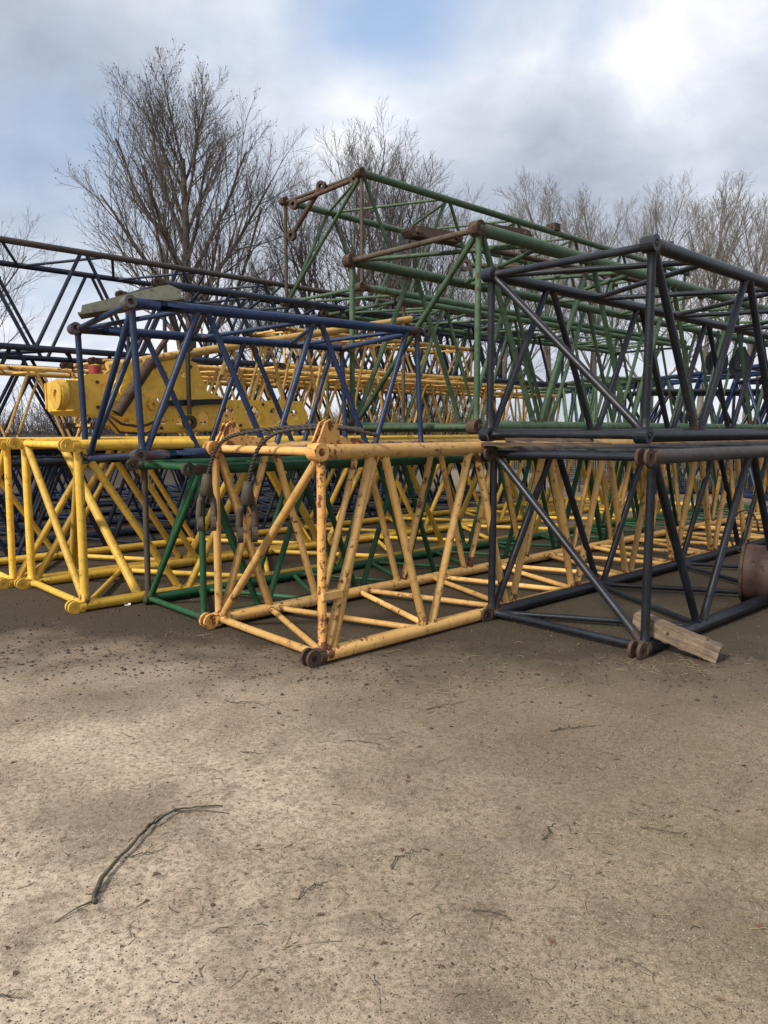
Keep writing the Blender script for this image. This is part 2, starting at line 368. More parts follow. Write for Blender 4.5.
rGB, PGB = S_('bright green boom section on the ground between the two yellow ones', p=1.47, q=-.08, z=0, w=1.02, h=1.24, L=13, half=.56, mat=M['brightgreen'],
   rc=.045, rb=.027, ph='tbbt', enddiag='rl', group=GR, lugmat=M['brown'], postmats=(M['brightgreen'], M['brown']), lugs=(None, None, 'eye', 'eye'))
rG, PG = S_('blue boom section in the upper tier, its end above the green and yellow sections', p=1.41, q=-.60, z=1.37, w=1.23, h=1.13, L=2.95, half=.55, mat=M['blue'],
   rc=.041, rb=.026, ph='bbbt', enddiag='rl', group=GR, lugmat=M['steel'], az=3, roll=-3, pitch=.6, n=12, lugs=('eye2', 'eye2', 'eye2', 'eye2'))
rYL, PYL = S_('bright yellow boom section on the ground at left with forked lugs', p=2.62, q=-.62, z=0, w=1.38, h=1.42, L=13, half=.95, mat=M['yellow'],
   rc=.048, rb=.034, rp=.039, ph='tbbt', enddiag='lr', group=GR, n=14, lugs=('fork', 'fork', 'fork', 'fork'))
rY2, PY2 = S_('bright yellow boom section cut off by the left picture edge', p=4.15, q=-.75, z=0, w=1.4, h=1.42, L=13, half=.95, mat=M['yellow'],
   rc=.048, rb=.034, ph='btbt', group=GR, enddiag='rl')
# extra braces seen on the near end of two sections
for (rt, a, b_, r, m_) in ((rA, PA(3, .06), PA(1, .55), .036, 'cream'), (rYL, PYL(2, .06), PYL(1, .45), .042, 'yellow'), (rYL, PYL(3, .4), PYL(0, .55), .042, 'yellow')):
    MB().tube(a, b_, r, n=14, caps=False).build('brace', M[m_], rt)
# double rusty yellow post on the front right corner of the orange-yellow section, with its clamp
MB().tube(PA(0, .12), PA(2, .5), .034, n=14, caps=False).build('brace', M['cream'], rA)
MB().box((.10, -.012, .47), (.17, .07, .05)).build('clamp', M['cream'], rA)
MB().tube(PA(1, 1.05), PA(1, 1.3), .0545, n=14).build('sleeve', M['bluegrey'], rA)
# bracket plates with eyes on the top of the orange-yellow section
for y in (.05, 1.30):
    m = MB()
    for s in (-.03, .03):
        m.prism([(-.02, -.03), (.45, -.03), (.40, .035), (.20, .055), (.165, .15), (.12, .175), (.07, .15), (.03, .06)], y+s-.009, y+s+.009, holes=((.12, .115, .026),))
    o = m.build('bracket_plate', M['creamrust'], rA); o.location = (.02, 0, 1.40+.052+.048)

# rows behind, on the ground, and their upper tiers
back = [
 ('dark blue boom section on the ground just behind the left yellow pair', 5.7, -.9, 0, 1.25, 1.15, 12, .6, 'darkblue'),
 ('dark blue boom section on the ground, second row behind the left yellow pair', 7.1, -1.6, 0, 1.3, 1.3, 13, .6, 'darkblue'),
 ('blue boom section on the ground, third row behind the left yellow pair', 8.6, -2.2, 0, 1.3, 1.2, 13, .55, 'blue'),
 ('dark blue boom section on the ground in the rearmost row at left', 10.1, -3.0, 0, 1.4, 1.3, 14, .6, 'darkblue'),
 ('pale old yellow jib section on the dark blue row at the left picture edge', 5.75, -.8, 1.36, .95, .95, 12, .42, 'oldyellow'),
 ('old yellow jib section on the second tier, behind the yellow plate boom foot', 4.5, .4, 1.62, .85, .72, 8, .38, 'oldyellow'),
 ('old yellow jib section stacked above the one behind the yellow boom foot', 4.6, 3.0, 2.44, .8, .5, 4, .36, 'oldyellow'),
 ('dark blue boom section on the second tier of the left rear row', 6.9, -1.2, 1.42, 1.5, 1.25, 12, .7, 'darkblue'),
 ('long dark blue boom section with rusty chord, highest at left', 6.8, -2.2, 2.66, 1.5, 1.37, 13, .75, 'darkblue'),
 ('dark blue boom section high behind the yellow plate boom, third tier', 5.3, 1.6, 2.5, 1.15, .95, 9, .5, 'darkblue'),
 ('dark blue boom section in the far rear left, fifth ground row', 11.9, -3.5, 0, 1.5, 1.4, 15, .6, 'darkblue'),
 ('blue boom section in the far rear left, sixth ground row', 13.7, -3.5, 0, 1.5, 1.35, 15, .6, 'blue'),
 ('dark blue boom section on the second tier of the third left row', 8.6, -2.0, 1.33, 1.4, 1.2, 13, .7, 'darkblue'),
]
for i, (lb, p, q, z, w, h, L, hf, mt) in enumerate(back):
    top = 'highest at left' in lb
    S_(lb, p=p, q=q, z=z, w=w, h=h, L=L, half=hf, mat=M[mt], rc=.033 if mt == 'oldyellow' else .044, rb=(.018 if mt == 'oldyellow' else .027),
       ph='tbbt', group=GR, n=8, lugmat=M['rust'], chordmats=(M['darkblue'], M['darkblue'], M['rustchord'], M['darkblue']) if top else None, offs=(.36, .3, 0, 0) if top else (0, 0, 0, 0), az=rnd.uniform(-1, 1))
# far stacks seen through the black sections on the right
farst = [
 ('far blue boom section on the ground of the distant right stack', 1.2, 16, 0, 1.6, 1.5, 11, .8, 'blue', -58),
 ('far blue boom section on the second tier of the distant right stack', 1.2, 16, 1.6, 1.6, 1.4, 11, .8, 'blue', -58),
 ('far dark blue boom section beside the red one in the distance', -3.8, 24, .02, 1.6, 1.5, 12, .8, 'darkblue', -62),
 ('far dark blue boom section in the second tier beside the red one', -3.8, 24.3, 1.65, 1.6, 1.4, 12, .8, 'darkblue', -62),
 ('far red boom section at the right picture edge', -6.0, 17.6, 1.25, 1.3, 1.2, 8, .7, 'red', -5),
 ('far blue boom section on the ground under the red one', -6.0, 17.5, 0, 1.3, 1.15, 9, .7, 'blue', -5),
 ('far dark green boom section behind the end of the large green one', 6.5, 17, 1.5, 1.6, 1.5, 10, .8, 'green', -50),
 ('far black boom section on the ground beneath the far green one', 6.5, 17, 0, 1.6, 1.4, 10, .8, 'black', -50),
 ('far blue boom section lying across in the distance, behind the right black sections', -.5, 19.5, 1.55, 1.3, 1.1, 12, .6, 'blue', 40),
 ('far dark boom section on the ground across the distance', -.5, 19.3, 0, 1.3, 1.2, 12, .6, 'darkblue', 40),
 ('far black boom section across the distance, nearer the green stack', 5.5, 14.5, 1.5, 1.3, 1.0, 11, .6, 'black', 43),
 ('far dark blue boom section high behind the green stack in the distance', 3.5, 16.5, 1.5, 1.4, 1.3, 12, .55, 'darkblue', 46),
 ('far black boom section on the ground under the high far dark blue one', 3.5, 16.4, 0, 1.4, 1.35, 12, .55, 'black', 46),
 ('far red boom section lying beyond the dark blue one at far right', -3.0, 21.5, 1.55, 1.2, .9, 9, .6, 'red', 42),
 ('far blue boom section under the tilted far red one', -3.0, 21.4, 0, 1.4, 1.3, 9, .6, 'blue', 42),
 ('far blue boom section under the far black one', 5.5, 14.4, 0, 1.3, 1.2, 11, .6, 'blue', 43),
]
for (lb, p, q, z, w, h, L, hf, mt, az) in farst:
    S_(lb, p=p, q=q, z=z, w=w, h=h, L=L, half=hf, mat=M[mt], rc=.06, rb=.04, ph='btbt', group='boom sections in the far stacks', n=6, far=True, ends=False, az=az)

# ------------------------------------------------------------------ yellow plate boom foot behind the blue section
root = empty('crane_boom', W(3.3, -.42, 1.56), (0, 0, R(90-AZ))); tag(root, 'bright yellow plate-built crane boom with round holes, behind the blue section', 'crane boom')
OUT = [(.12, .26), (.2, .19), (.72, .17), (.86, .0), (2.75, .06), (2.85, .2), (2.75, .38), (1.75, .37), (1.5, .45), (1.38, .74), (1.2, .80), (.85, .74), (.7, .61), (.2, .57), (.12, .52)]
HOL = ((.98, .13, .035), (1.16, .12, .045), (1.44, .17, .07), (1.74, .2, .1), (2.06, .21, .1), (2.38, .215, .095), (2.64, .215, .06), (1.0, .6, .05), (1.22, .62, .035), (.92, .34, .03))
MB().prism(OUT, -.03, 0, HOL).build('side_plate', M['yellow'], root)
MB().prism([(.12, .26), (.2, .19), (.72, .17), (.86, .0), (1.3, .02), (1.38, .74), (1.2, .80), (.85, .74), (.7, .61), (.12, .52)], .85, .88, ((.98, .13, .035), (1.0, .6, .05))).build('side_plate', M['yellow'], root)
MB().tube((.8, -.045, .02), (2.8, -.045, .08), .022, n=10).build('edge_tube', M['yellow'], root)
for y in (-.01, .9): MB().tube((.8, y, .74), (4.6, y, 1.52), .045, n=12).build('top_tube', M['oldyellow'], root)
zt_ = lambda x: .74+(x-.8)*.205
m = MB(); [m.tube((x, .02, zt_(x)), (x+.35, .86, zt_(x+.35)), .02, n=8) for x in (1.3, 1.9, 2.5, 3.1, 3.7)]; m.build('tie_bar', M['oldyellow'], root)
for x in (1.55, 2.05, 2.55, 3.05, 3.6):
    for y in (.01, .88): MB().tube((x, y, .3), (x+.28, y, zt_(x+.28)), .018, n=8).build('strut', M['oldyellow'], root)
    MB().tube((x+.28, .01, zt_(x+.28)), (x+.5, .01, .3), .018, n=8).build('strut', M['oldyellow'], root)
MB().box((2.2, .88, .2), (2.6, .03, .12)).build('rear_beam', M['oldyellow'], root)
m = MB().tube((-.06, .02, .37), (.0, .02, .37), .15, n=20); m.box((.06, .02, .37), (.14, .2, .27)); m.ring((-.065, .02, .37), (1, 0, 0), .14, .05, .03); m.build('end_cap', M['yellow'], root)
MB().box((.16, .43, .38), (.05, .84, .3)).build('end_plate', M['yellow'], root)
m = MB().ring((.55, -.06, .42), (0, 1, 0), .125, .05, .06, 24); m.tube((.55, -.11, .42), (.55, -.03, .42), .06, n=14); m.build('pin_boss', M['yellow'], root)
MB().ring((.86, -.045, .3), (0, 1, 0), .06, .02, .03).build('pin_boss', M['yellow'], root)
MB().ring((1.3, -.045, .3), (0, 1, 0), .05, .02, .03).build('pin_boss', M['yellow'], root)
for x, z in ((.3, .5), (.3, .26), (.75, .55), (.9, .68), (1.3, .7), (.95, .06), (2.2, .33), (2.55, .33), (1.9, .09), (2.5, .11)): MB().tube((x, -.045, z), (x, -.028, z), .018, n=6).build('bolt', M['rust'], root)
MB().box((1.32, -.07, .33), (.7, .05, .06), Matrix.Rotation(R(-3), 3, 'Y')).build('guide_bar', M['black'], root)
m = MB().tube((.45, -.12, .2), (.82, -.12, .72), .055, n=12); m.tube((.82, -.12, .72), (1.0, -.12, .97), .03, n=10); m.build('cylinder', M['rust'], root)
MB().tube((.42, .3, .56), (.42, .3, .68), .06, n=16).build('motor_cap', M['red'], root)
m = MB().path([(.35, -.1, .2), (.5, -.1, .1), (.7, -.1, .07), (.9, -.1, .14), (1.0, -.1, .3)], .014, 8); m.path([(.3, -.08, .24), (.48, -.09, .02), (.75, -.1, -.0), (.9, -.1, .1)], .012, 8); m.build('hose', M['rust'], root)
m = MB().tube((1.22, -.13, .2), (1.22, -.13, .85), .024, n=10); m.ring((1.22, -.13, .12), (0, 1, 0), .075, .03, .05); m.ring((1.22, -.13, .9), (0, 1, 0), .06, .025, .05)
m.build('pendant_link', M['brown'], root)

# ------------------------------------------------------------------ things lying on and hanging from the sections
def thing(name, mb, mat, label, cat, group=None): return tag(mb.build(name, mat), label, cat, group)
def helix(m, pts, r, turns, rs=.006, n=5):
    """strands wound round a rope path"""
    P = [Vector(p) for p in pts]
    for s in range(3):
        q = []
        for i in range(len(P)*4-3):
            a, t = divmod(i, 4); a = min(a, len(P)-1); b = min(a+1, len(P)-1)
            c = P[a].lerp(P[b], t/4); d = (P[b]-P[a]).normalized() if b != a else (P[-1]-P[-2]).normalized()
            u = d.orthogonal().normalized(); v = d.cross(u); th = i*turns+s*2.094
            q.append(c+(u*math.cos(th)+v*math.sin(th))*r*.62)
        m.path(q, rs, n)
# wire ropes with sockets over the top of the orange-yellow section
HT = 1.46
for k, (pts, lb) in enumerate((
    ([W(.02, .45, HT+.14), W(.25, .30, HT+.17), W(.5, .12, HT+.16), W(.78, .0, HT+.13), W(.98, -.07, HT+.085), W(1.10, -.11, HT-.0), W(1.17, -.13, HT-.15), W(1.2, -.14, HT-.22)], 'wire rope with a rusty open socket draped over the yellow section, left of the pair'),
    ([W(-.06, .5, HT+.1), W(.06, .30, HT+.15), W(.25, .12, HT+.15), W(.42, -.02, HT+.12), W(.53, -.09, HT+.03), W(.60, -.12, HT-.12), W(.64, -.13, HT-.25)], 'wire rope with a rusty open socket draped over the yellow section, right of the pair'))):
    root = empty('wire_rope', (0, 0, 0)); tag(root, lb, 'wire rope', 'wire ropes over the front yellow section')
    end = pts[-1]; root.location = end; loc = [p-end for p in pts]
    # smooth path
    sm = []
    for i in range(len(loc)-1):
        a = loc[max(i-1, 0)]; b = loc[i]; c = loc[i+1]; d = loc[min(i+2, len(loc)-1)]
        for t in (0, .25, .5, .75):
            sm.append(.5*((2*b)+(c-a)*t+(2*a-5*b+4*c-d)*t*t+(3*b-a-3*c+d)*t**3))
    sm.append(loc[-1])
    m = MB(); m.path(sm, .011, 8); helix(m, sm, .016, .75, .0065); m.build('rope', M['rope'], root)
    dn = Vector((PV.x*.02-DV.x*.02, PV.y*.02-DV.y*.02, -1)).normalized()
    dn = dn*1.12; m = MB(); m.path([dn*-.02, dn*.03, dn*.13], [.028, .04, .056], 12)
    ax = (DV*.75+PV*-.5).normalized()
    sidev = Vector((.95, .3, 0))*1.15
    for s in (-1, 1):
        m.path([dn*.11+sidev*s*.02, dn*.17+sidev*s*.045, dn*.25+sidev*s*.05, dn*.31+sidev*s*.045], [.026, .024, .026, .03], 10)
        m.ring(dn*.325+sidev*s*.045, sidev, .062, .024, .04, 16)
    m.build('socket', M['brown'], root)
# timber beam leaning over the bottom chord of the black section
a = Vector((1.90, 5.38, .20)); b = Vector((2.29, 5.12, .062)); d = (b-a); Lb = d.length+.12; d.normalize()
mb = MB(); n_ = 24; hw = .062; hh = .062; side = d.cross(Vector((0, 0, 1))).normalized(); up = side.cross(d)
root = empty('timber_beam', a.lerp(b, .5)); tag(root, 'short weathered timber beam leaning on the black bottom chord', 'timber beam')
rb_ = random.Random(2); vs = []; fs = []
prof = [(-1, -.85), (-.9, -1), (.9, -1), (1, -.9), (1, .88), (.88, 1), (-.88, 1), (-1, .86)]
for i in range(n_+1):
    t = -Lb/2+Lb*i/n_
    for (u, v) in prof:
        e = .004
        vs.append((t+(rb_.uniform(-.008, .008) if i in (0, n_) else 0), u*hw+rb_.uniform(-e, e), v*hh+rb_.uniform(-e, e)))
for i in range(n_):
    for j in range(8): k = i*8; fs.append((k+j, k+(j+1) % 8, k+8+(j+1) % 8, k+8+j))
fs.append(tuple(range(8))[::-1]); fs.append(tuple(n_*8+i for i in range(8)))
o = link('timber', vs, fs, M['wood'], root, range(len(fs)))
root.rotation_mode = 'QUATERNION'; root.rotation_quaternion = d.to_track_quat('X', 'Z')
MB().tube((-.05, -hw-.002, .01), (-.05, -hw+.01, .01), .012, n=10).build('bolt_hole', M['rope'], root)
MB().box((.2, 0, hh+.004), (.012, .02, .01)).build('nail', M['rust'], root)
# rusty drum at the right edge
root = empty('steel_drum', W(-1.19, 4.17, .27), (0, 0, R(90-AZ-75))); tag(root, 'rusty red-brown steel drum lying by the black section at the right edge', 'drum')
MB().path([(0, 0, 0), (.02, 0, 0), (.5, 0, 0), (.52, 0, 0)], [.25, .26, .26, .25], 32).build('body', paint('rusty_red_paint', (.06, .03, .024), .5, .5, .6, (.045, .03, .024)), root)
for x in (.0, .26, .52): MB().ring((x, 0, 0), (1, 0, 0), .275, .255, .025, 32).build('hoop', M['rust'], root)
MB().ring((-.015, 0, 0), (1, 0, 0), .09, .03, .05).build('bung', M['rust'], root)
# grey-green flat beam on the blue section
a = Vector((-2.47, 6.28, 2.545)); b = Vector((-1.72, 6.50, 2.70)); d = b-a; Lf = d.length
root = empty('flat_beam', a); root.rotation_mode = 'QUATERNION'; root.rotation_quaternion = d.to_track_quat('X', 'Z'); tag(root, 'grey-green folded steel beam laid across the end of the blue section', 'steel beam')
MB().prism([(-.0, 0), (Lf, .0), (Lf+.02, .05), (Lf-.07, .11), (Lf-.16, .11), (.02, .05)], -.11, .11).build('web', M['greygreen'], root)
MB().box((Lf*.5, 0, -.012), (Lf+.05, .27, .018)).build('flange', M['greygreen'], root)
# pendant bars at the end of the highest green section
def eyebar(label, a, b, mat='rust', r=.03, group=None, name='pendant_bar', er=.075, cat='pendant bar'):
    a = Vector(a); b = Vector(b); root = empty(name, a); tag(root, label, cat, group); d = (b-a)
    u = d.normalized(); ax = u.cross(Vector((0, 0, 1))); ax = ax.normalized() if ax.length > .1 else Vector((0, 1, 0))
    MB().tube((0, 0, 0), d, r, n=10).build('bar', M[mat], root)
    for c in (Vector(), d): MB().ring(c+u*(er*.6 if c.length else -er*.6), ax, er, er*.42, .06).build('eye', M[mat], root)
    return root
zt = 3.5+1.5+.06
eyebar('rusty pendant bar with an eye hanging out past the end of the highest green section', W(4.15, 3.9, zt-.05), W(5.12, 3.66, 4.86))
eyebar('rusty pendant bar hanging down steeply from the left of the highest green section', W(4.75, 3.8, 5.0), W(5.2, 3.66, 4.46), r=.036)
eyebar('long rusty pendant bar on top of the middle green section', W(1.6, 3.6, 3.62), W(1.2, 8.2, 3.62), 'rust', .032)
eyebar('long rusty pendant bar beside the middle green section top chord', W(1.25, 4.0, 3.62), W(.95, 9.5, 3.62), 'brown', .032)
eyebar('short rusty pendant bar lying across the second tier green chords', W(2.3, 4.2, 3.63), W(1.4, 5.8, 3.63), 'brown', .035)
for i, (p, q, lb) in enumerate(((1.55, 2.75, 'rusty link plate pack on the near cross bar of the middle green section'), (1.0, 3.2, 'rusty link plate pack farther along the middle green section'))):
    root = empty('link_plate', W(p, q, 3.60), (0, 0, R(90-AZ-12))); tag(root, lb, 'link plate', 'rusty link plates on the middle green section')
    for k in range(4):
        MB().prism([(-.3, -.05), (.3, -.05), (.34, 0), (.3, .05), (-.3, .05), (-.34, 0)], k*.05-.09, k*.05-.07, ((-.24, 0, .022), (.24, 0, .022))).build('plate', M['rust'], root)
    for x in (-.24, .24): MB().tube((x, -.13, 0), (x, .12, 0), .03, n=10).build('pin', M['rust'], root)
m = MB().box((0, 0, .07), (.16, .2, .12)); m.tube((-.12, 0, .05), (.16, 0, .05), .045, n=12)
o = thing('clamp_block', m, M['rust'], 'small rusty clamp on the top chord of the highest green section', 'clamp'); o.location = W(3.98, 8.4, zt+.01); o.rotation_euler = (0, 0, R(90-AZ))
m = MB().box((0, 0, .035), (.13, .10, .06)); m.box((.09, 0, .03), (.035, .13, .08)); m.tube((-.1, 0, .03), (-.05, 0, .03), .025, n=12)
o = thing('connector_block', m, M['black'], 'dark steel connector block on top of the upper black section', 'connector'); o.location = W(-1.02, 2.62, 1.505+1.40+.053*2-.01); o.rotation_euler = (0, 0, R(90-AZ))
# hook blocks hanging dark behind the upper black section
for i, (p, q, z, lb) in enumerate(((1.3, 8.2, 3.15, 'dark sheave block hanging behind the upper black section, left of two'), (1.05, 8.5, 3.1, 'dark sheave block hanging behind the upper black section, right of two'))):
    root = empty('sheave_block', W(p-.05, q+.8, z-.28), (0, 0, R(90-AZ-48))); tag(root, lb, 'sheave block', 'sheave blocks hanging behind the black section')
    MB().tube((0, 0, 0), (0, 0, .32), .03, n=10).build('hanger', M['black'], root)
    MB().ring((0, 0, -.22), (0, 1, 0), .24, .05, .07, 24).build('sheave', M['black'], root)
    m = MB()
    for s in (-.06, .06): m.prism([(-.14, -.3), (.14, -.3), (.17, -.12), (.06, .1), (-.06, .1), (-.17, -.12)], s-.01, s+.01, ((0, -.22, .03),))
    m.build('cheek_plate', M['black'], root)
    root.scale = (.72, .72, .9)
# weathered planks on the top of the lower black section
for i, (p, q, L_, wd, a_, lb) in enumerate(((-.45, 1.95, 1.0, .16, -62, 'grey weathered plank across the top of the lower black section'),
                                             (-.35, 2.15, .75, .1, -74, 'short splintered plank behind the grey one on the lower black section'))):
    vs = []; rr = random.Random(i+5); fs = []
    for k in range(13):
        for (u, v) in ((-1, 0), (1, 0), (1, 1), (-1, 1)):
            vs.append((L_*(k/12-.5)+(rr.uniform(-.03, .03) if k in (0, 12) else 0), u*wd/2+rr.uniform(-.006, .006), v*.028+rr.uniform(-.002, .002)))
    for k in range(12):
        for j in range(4): fs.append((k*4+j, k*4+(j+1) % 4, k*4+4+(j+1) % 4, k*4+4+j))
    fs += [(3, 2, 1, 0), (48, 49, 50, 51)]
    o = link('plank', vs, fs, M['oldwood'], None, range(len(fs))); tag(o, lb, 'plank', 'planks on the lower black section')
    o.location = W(p, q, 1.36+.112+i*.032); o.rotation_euler = (0, 0, R(90-AZ+a_))
# wire loop on the black top corner
m = MB(); m.path([Vector((.0, .05*math.cos(t), .05+.05*math.sin(t))) for t in [i*.45 for i in range(14)]], .005, 6)
m.path([Vector((0, .01, .0)), Vector((.0, .01, -.12)), Vector((.01, .03, -.2)), Vector((.0, .02, -.32))], .006, 6)
o = thing('wire_loop', m, M['rope'], 'loop of wire hung over the left top corner of the lower black section', 'wire'); o.location = W(-.02, 1.72, 1.36+.112); o.rotation_euler = (0, 0, R(90-AZ))
m = MB(); m.path([Vector((.25*math.cos(t)*.5, .02*math.sin(t*2), .2*math.sin(t))) for t in [i*.5 for i in range(12)]], .009, 6)
o = thing('rope_sling', m, M['rope'], 'short wire sling looped over the drum at the right edge', 'sling'); o.location = W(-1.2, 4.1, .66); o.rotation_euler = (0, 0, R(90-AZ-60))

# ------------------------------------------------------------------ mesh fence far behind
def fence(x0, x1, y, nb):
    root = empty('mesh_fence', (x0, y, 0)); tag(root, 'pale wire mesh fence standing behind the black and yellow sections', 'fence')
    bw = (x1-x0)/nb; H_ = 1.5
    for k in range(nb):
        m = MB()
        for i in range(1, 40): x = k*bw+bw*i/40; m.box((x, 0, H_/2+.03), (.012, .008, H_-.04))
        for i in range(25): z = .06+(H_-.06)*i/24; m.box((k*bw+bw/2, .009, z), (bw, .008, .012))
        m.build('mesh_panel', M['wire'], root)
    for k in range(nb+1): MB().tube((k*bw, .03, 0), (k*bw, .03, H_+.08), .03, n=8).build('post', M['rust'], root)
fence(3.0, 13.5, 19.5, 5)
# heap of pale stones far right
def heap(x, y, z0, n, seed, lb, rad):
    rr = random.Random(seed); m = MB()
    for i in range(n):
        a = rr.uniform(0, 6.28); r = rad*math.sqrt(rr.random()); s = rr.uniform(.06, .2)
        c = Vector((x+r*math.cos(a), y+r*math.sin(a)*.6, max(.05, z0*(1-r/rad)*rr.uniform(.6, 1))))
        rot = Matrix.Rotation(rr.uniform(0, 6), 3, 'Z') @ Matrix.Rotation(rr.uniform(0, 6), 3, 'X'); m.box(c, (s, s*rr.uniform(.6, 1), s*rr.uniform(.5, .9)), rot)
    o = m.build('rubble', M['stone']); tag(o, kind='stuff'); o['label'] = lb
heap(11.5, 22.5, 1.7, 900, 4, 'pale heap of broken stone beyond the mesh fence', 2.2)

# ------------------------------------------------------------------ trees
def bez_tube(V, F, pts, rs, n):
    k = len(V); a = None
    for j, p in enumerate(pts):
        d = (pts[min(j+1, len(pts)-1)]-pts[max(j-1, 0)]).normalized()
        a = d.orthogonal().normalized() if a is None else (a-d*a.dot(d)).normalized()
        b = d.cross(a)
        for i in range(n):
            t = 2*math.pi*i/n; V.append(p+(a*math.cos(t)+b*math.sin(t))*rs[j])
    for j in range(len(pts)-1):
        for i in range(n): q = k+j*n; F.append((q+i, q+(i+1) % n, q+n+(i+1) % n, q+n+i))
def tree_mesh(seed, H_, spread, trunkr, fork, nl, buds=0, dens=1.0, lf=1.0):
    rr = random.Random(seed); T = ([], []); Cn = ([], [])
    def axisrot(d, ang, roll):
        o = d.orthogonal().normalized(); o = Matrix.Rotation(roll, 3, d) @ o; return (Matrix.Rotation(ang, 3, o) @ d).normalized()
    def grow(p, d, L, r, lev, upw):
        ns = (6, 7, 5, 4, 3)[min(lev, 4)]; pts = [p.copy()]; rs = [r]; dd = d.copy(); re = r*(.35 if lev < 3 else .5)
        for i in range(ns):
            jj = .075 if lev else .022; dd = (dd+Vector((rr.gauss(0, jj), rr.gauss(0, jj), upw*.1+rr.gauss(0, .04)))).normalized()
            pts.append(pts[-1]+dd*L/ns); rs.append(r+(re-r)*(i+1)/ns)
        tgt = T if lev <= 1 else Cn
        bez_tube(tgt[0], tgt[1], pts, rs, (9, 6, 4, 3, 3)[min(lev, 4)])
        if lev == 4 or L < .35:
            if buds and rr.random() < buds:
                q = pts[-1]; s = .035; k = len(Cn[0]); Cn[0].extend([q+Vector((s, 0, 0)), q+Vector((-s, s, 0)), q+Vector((-s, -s, 0)), q+Vector((0, 0, s*2))]); Cn[1].extend([(k, k+1, k+3), (k+1, k+2, k+3), (k+2, k, k+3)])
            return
        nc = int({0: nl, 1: 10, 2: 8, 3: 5}[lev]*dens*rr.uniform(.85, 1.15)+.5)
        for i in range(nc):
            t = (fork+(1-fork)*(i+.5)/nc) if lev == 0 else .22+.78*(i+rr.random())/nc
            f = t*ns; j = min(int(f), ns-1); q = pts[j].lerp(pts[j+1], f-j); rad = rs[j]+(rs[j+1]-rs[j])*(f-j)
            dd = (pts[j+1]-pts[j]).normalized()
            if lev == 0: ang = spread*(1.15-.75*t)*rr.uniform(.8, 1.2); l = H_*(.66-.42*t)*rr.uniform(.85, 1.15)*lf; r2 = min(rad*.55, trunkr*.36)
            else: ang = R(rr.uniform(20, 42)); l = L*(.62-.3*t)*rr.uniform(.75, 1.2); r2 = rad*.55
            grow(q, axisrot(dd, ang, i*2.4+rr.uniform(-.5, .5)), l, max(r2, .0075), lev+1, upw if lev else .75)
    grow(Vector((0, 0, -.1)), Vector((.02, 0, 1)).normalized(), H_*.9, trunkr, 0, .3)
    return T, Cn
def tree_obj(T, C, loc, rz, label, bark, twig, sc=1.0, group='bare winter trees behind the stacks'):
    root = empty('bare_tree', loc, (0, 0, rz)); root.scale = (sc, sc, sc); tag(root, label, 'tree', group)
    for nm, me in (('trunk', T), ('crown', C)):
        o = bpy.data.objects.new(nm, me); COL.objects.link(o); o.parent = root
    return root
def meshes(seed, bark, twig, **k):
    T, Cn = tree_mesh(seed, **k); r = []
    for nm, (v, f), m in (('trunk', T, bark), ('crown', Cn, twig)):
        me = bpy.data.meshes.new(nm); me.from_pydata([tuple(x) for x in v], [], f); me.materials.append(m); me.polygons.foreach_set('use_smooth', [True]*len(f)); r.append(me)
    print('tree', seed, len(Cn[1])); return r
tA = meshes(11, M['bark'], M['twig'], H_=17.5, spread=R(50), trunkr=.36, fork=.24, nl=23, buds=.1, lf=.93, dens=1.0)
tB = meshes(23, M['bark'], M['twig'], H_=15.4, spread=R(50), trunkr=.25, fork=.22, nl=17, dens=.92)
tC = meshes(31, M['bark_lit'], M['bark_lit'], H_=15, spread=R(46), trunkr=.24, fork=.26, nl=17, lf=.96, dens=.85)
def at(x, d): return ((x-384)/750*d, d, 0)
tree_obj(*tA, at(196, 32), .4, 'big bare spreading tree at left, tallest in the photo, behind the blue sections', 0, 0, .81)
tree_obj(*tB, at(348, 34), 1.0, 'tallest bare upright tree behind the end of the highest green section', 0, 0, .82)
tree_obj(*tB, at(424, 37), 2.9, 'bare upright tree behind the highest green section, right one of its clump', 0, 0, .8)
tree_obj(*tB, at(318, 37), 4.0, 'bare upright tree behind the highest green section, left one of its clump', 0, 0, .74)
tree_obj(*tB, at(388, 36), 5.3, 'bare upright tree in the middle of the clump behind the highest green chord', 0, 0, .79)
tree_obj(*tB, at(-30, 30), 4.1, 'bare tree mostly outside the left picture edge with twigs reaching in', 0, 0, .66)
for i, (x, d, sc, lb) in enumerate(((500, 44, .84, 'pale bare tree behind the large green section, left of its top joint clamp'), (548, 45, .95, 'pale bare tree rising above the rusty clamp on the highest green chord'),
    (595, 46, .88, 'pale bare tree above the sloping green chord, left of the upper black corner'), (648, 43, .86, 'pale bare tree right behind the top corner of the upper black section'),
    (695, 45, .93, 'pale bare tree right of the upper black corner, tallest at the right'), (742, 44, .86, 'pale bare tree nearest the right picture edge'))):
    tree_obj(*tC, at(x, d), .3+i*1.3, lb, 0, 0, sc)
tree_obj(*tB, at(272, 42), 5.0, 'thin bare tree between the big left tree and the clump by the green section', 0, 0, .6)
tree_obj(*tC, at(455, 47), 4.4, 'low pale bare tree in the gap right of the dark clump', 0, 0, .72)
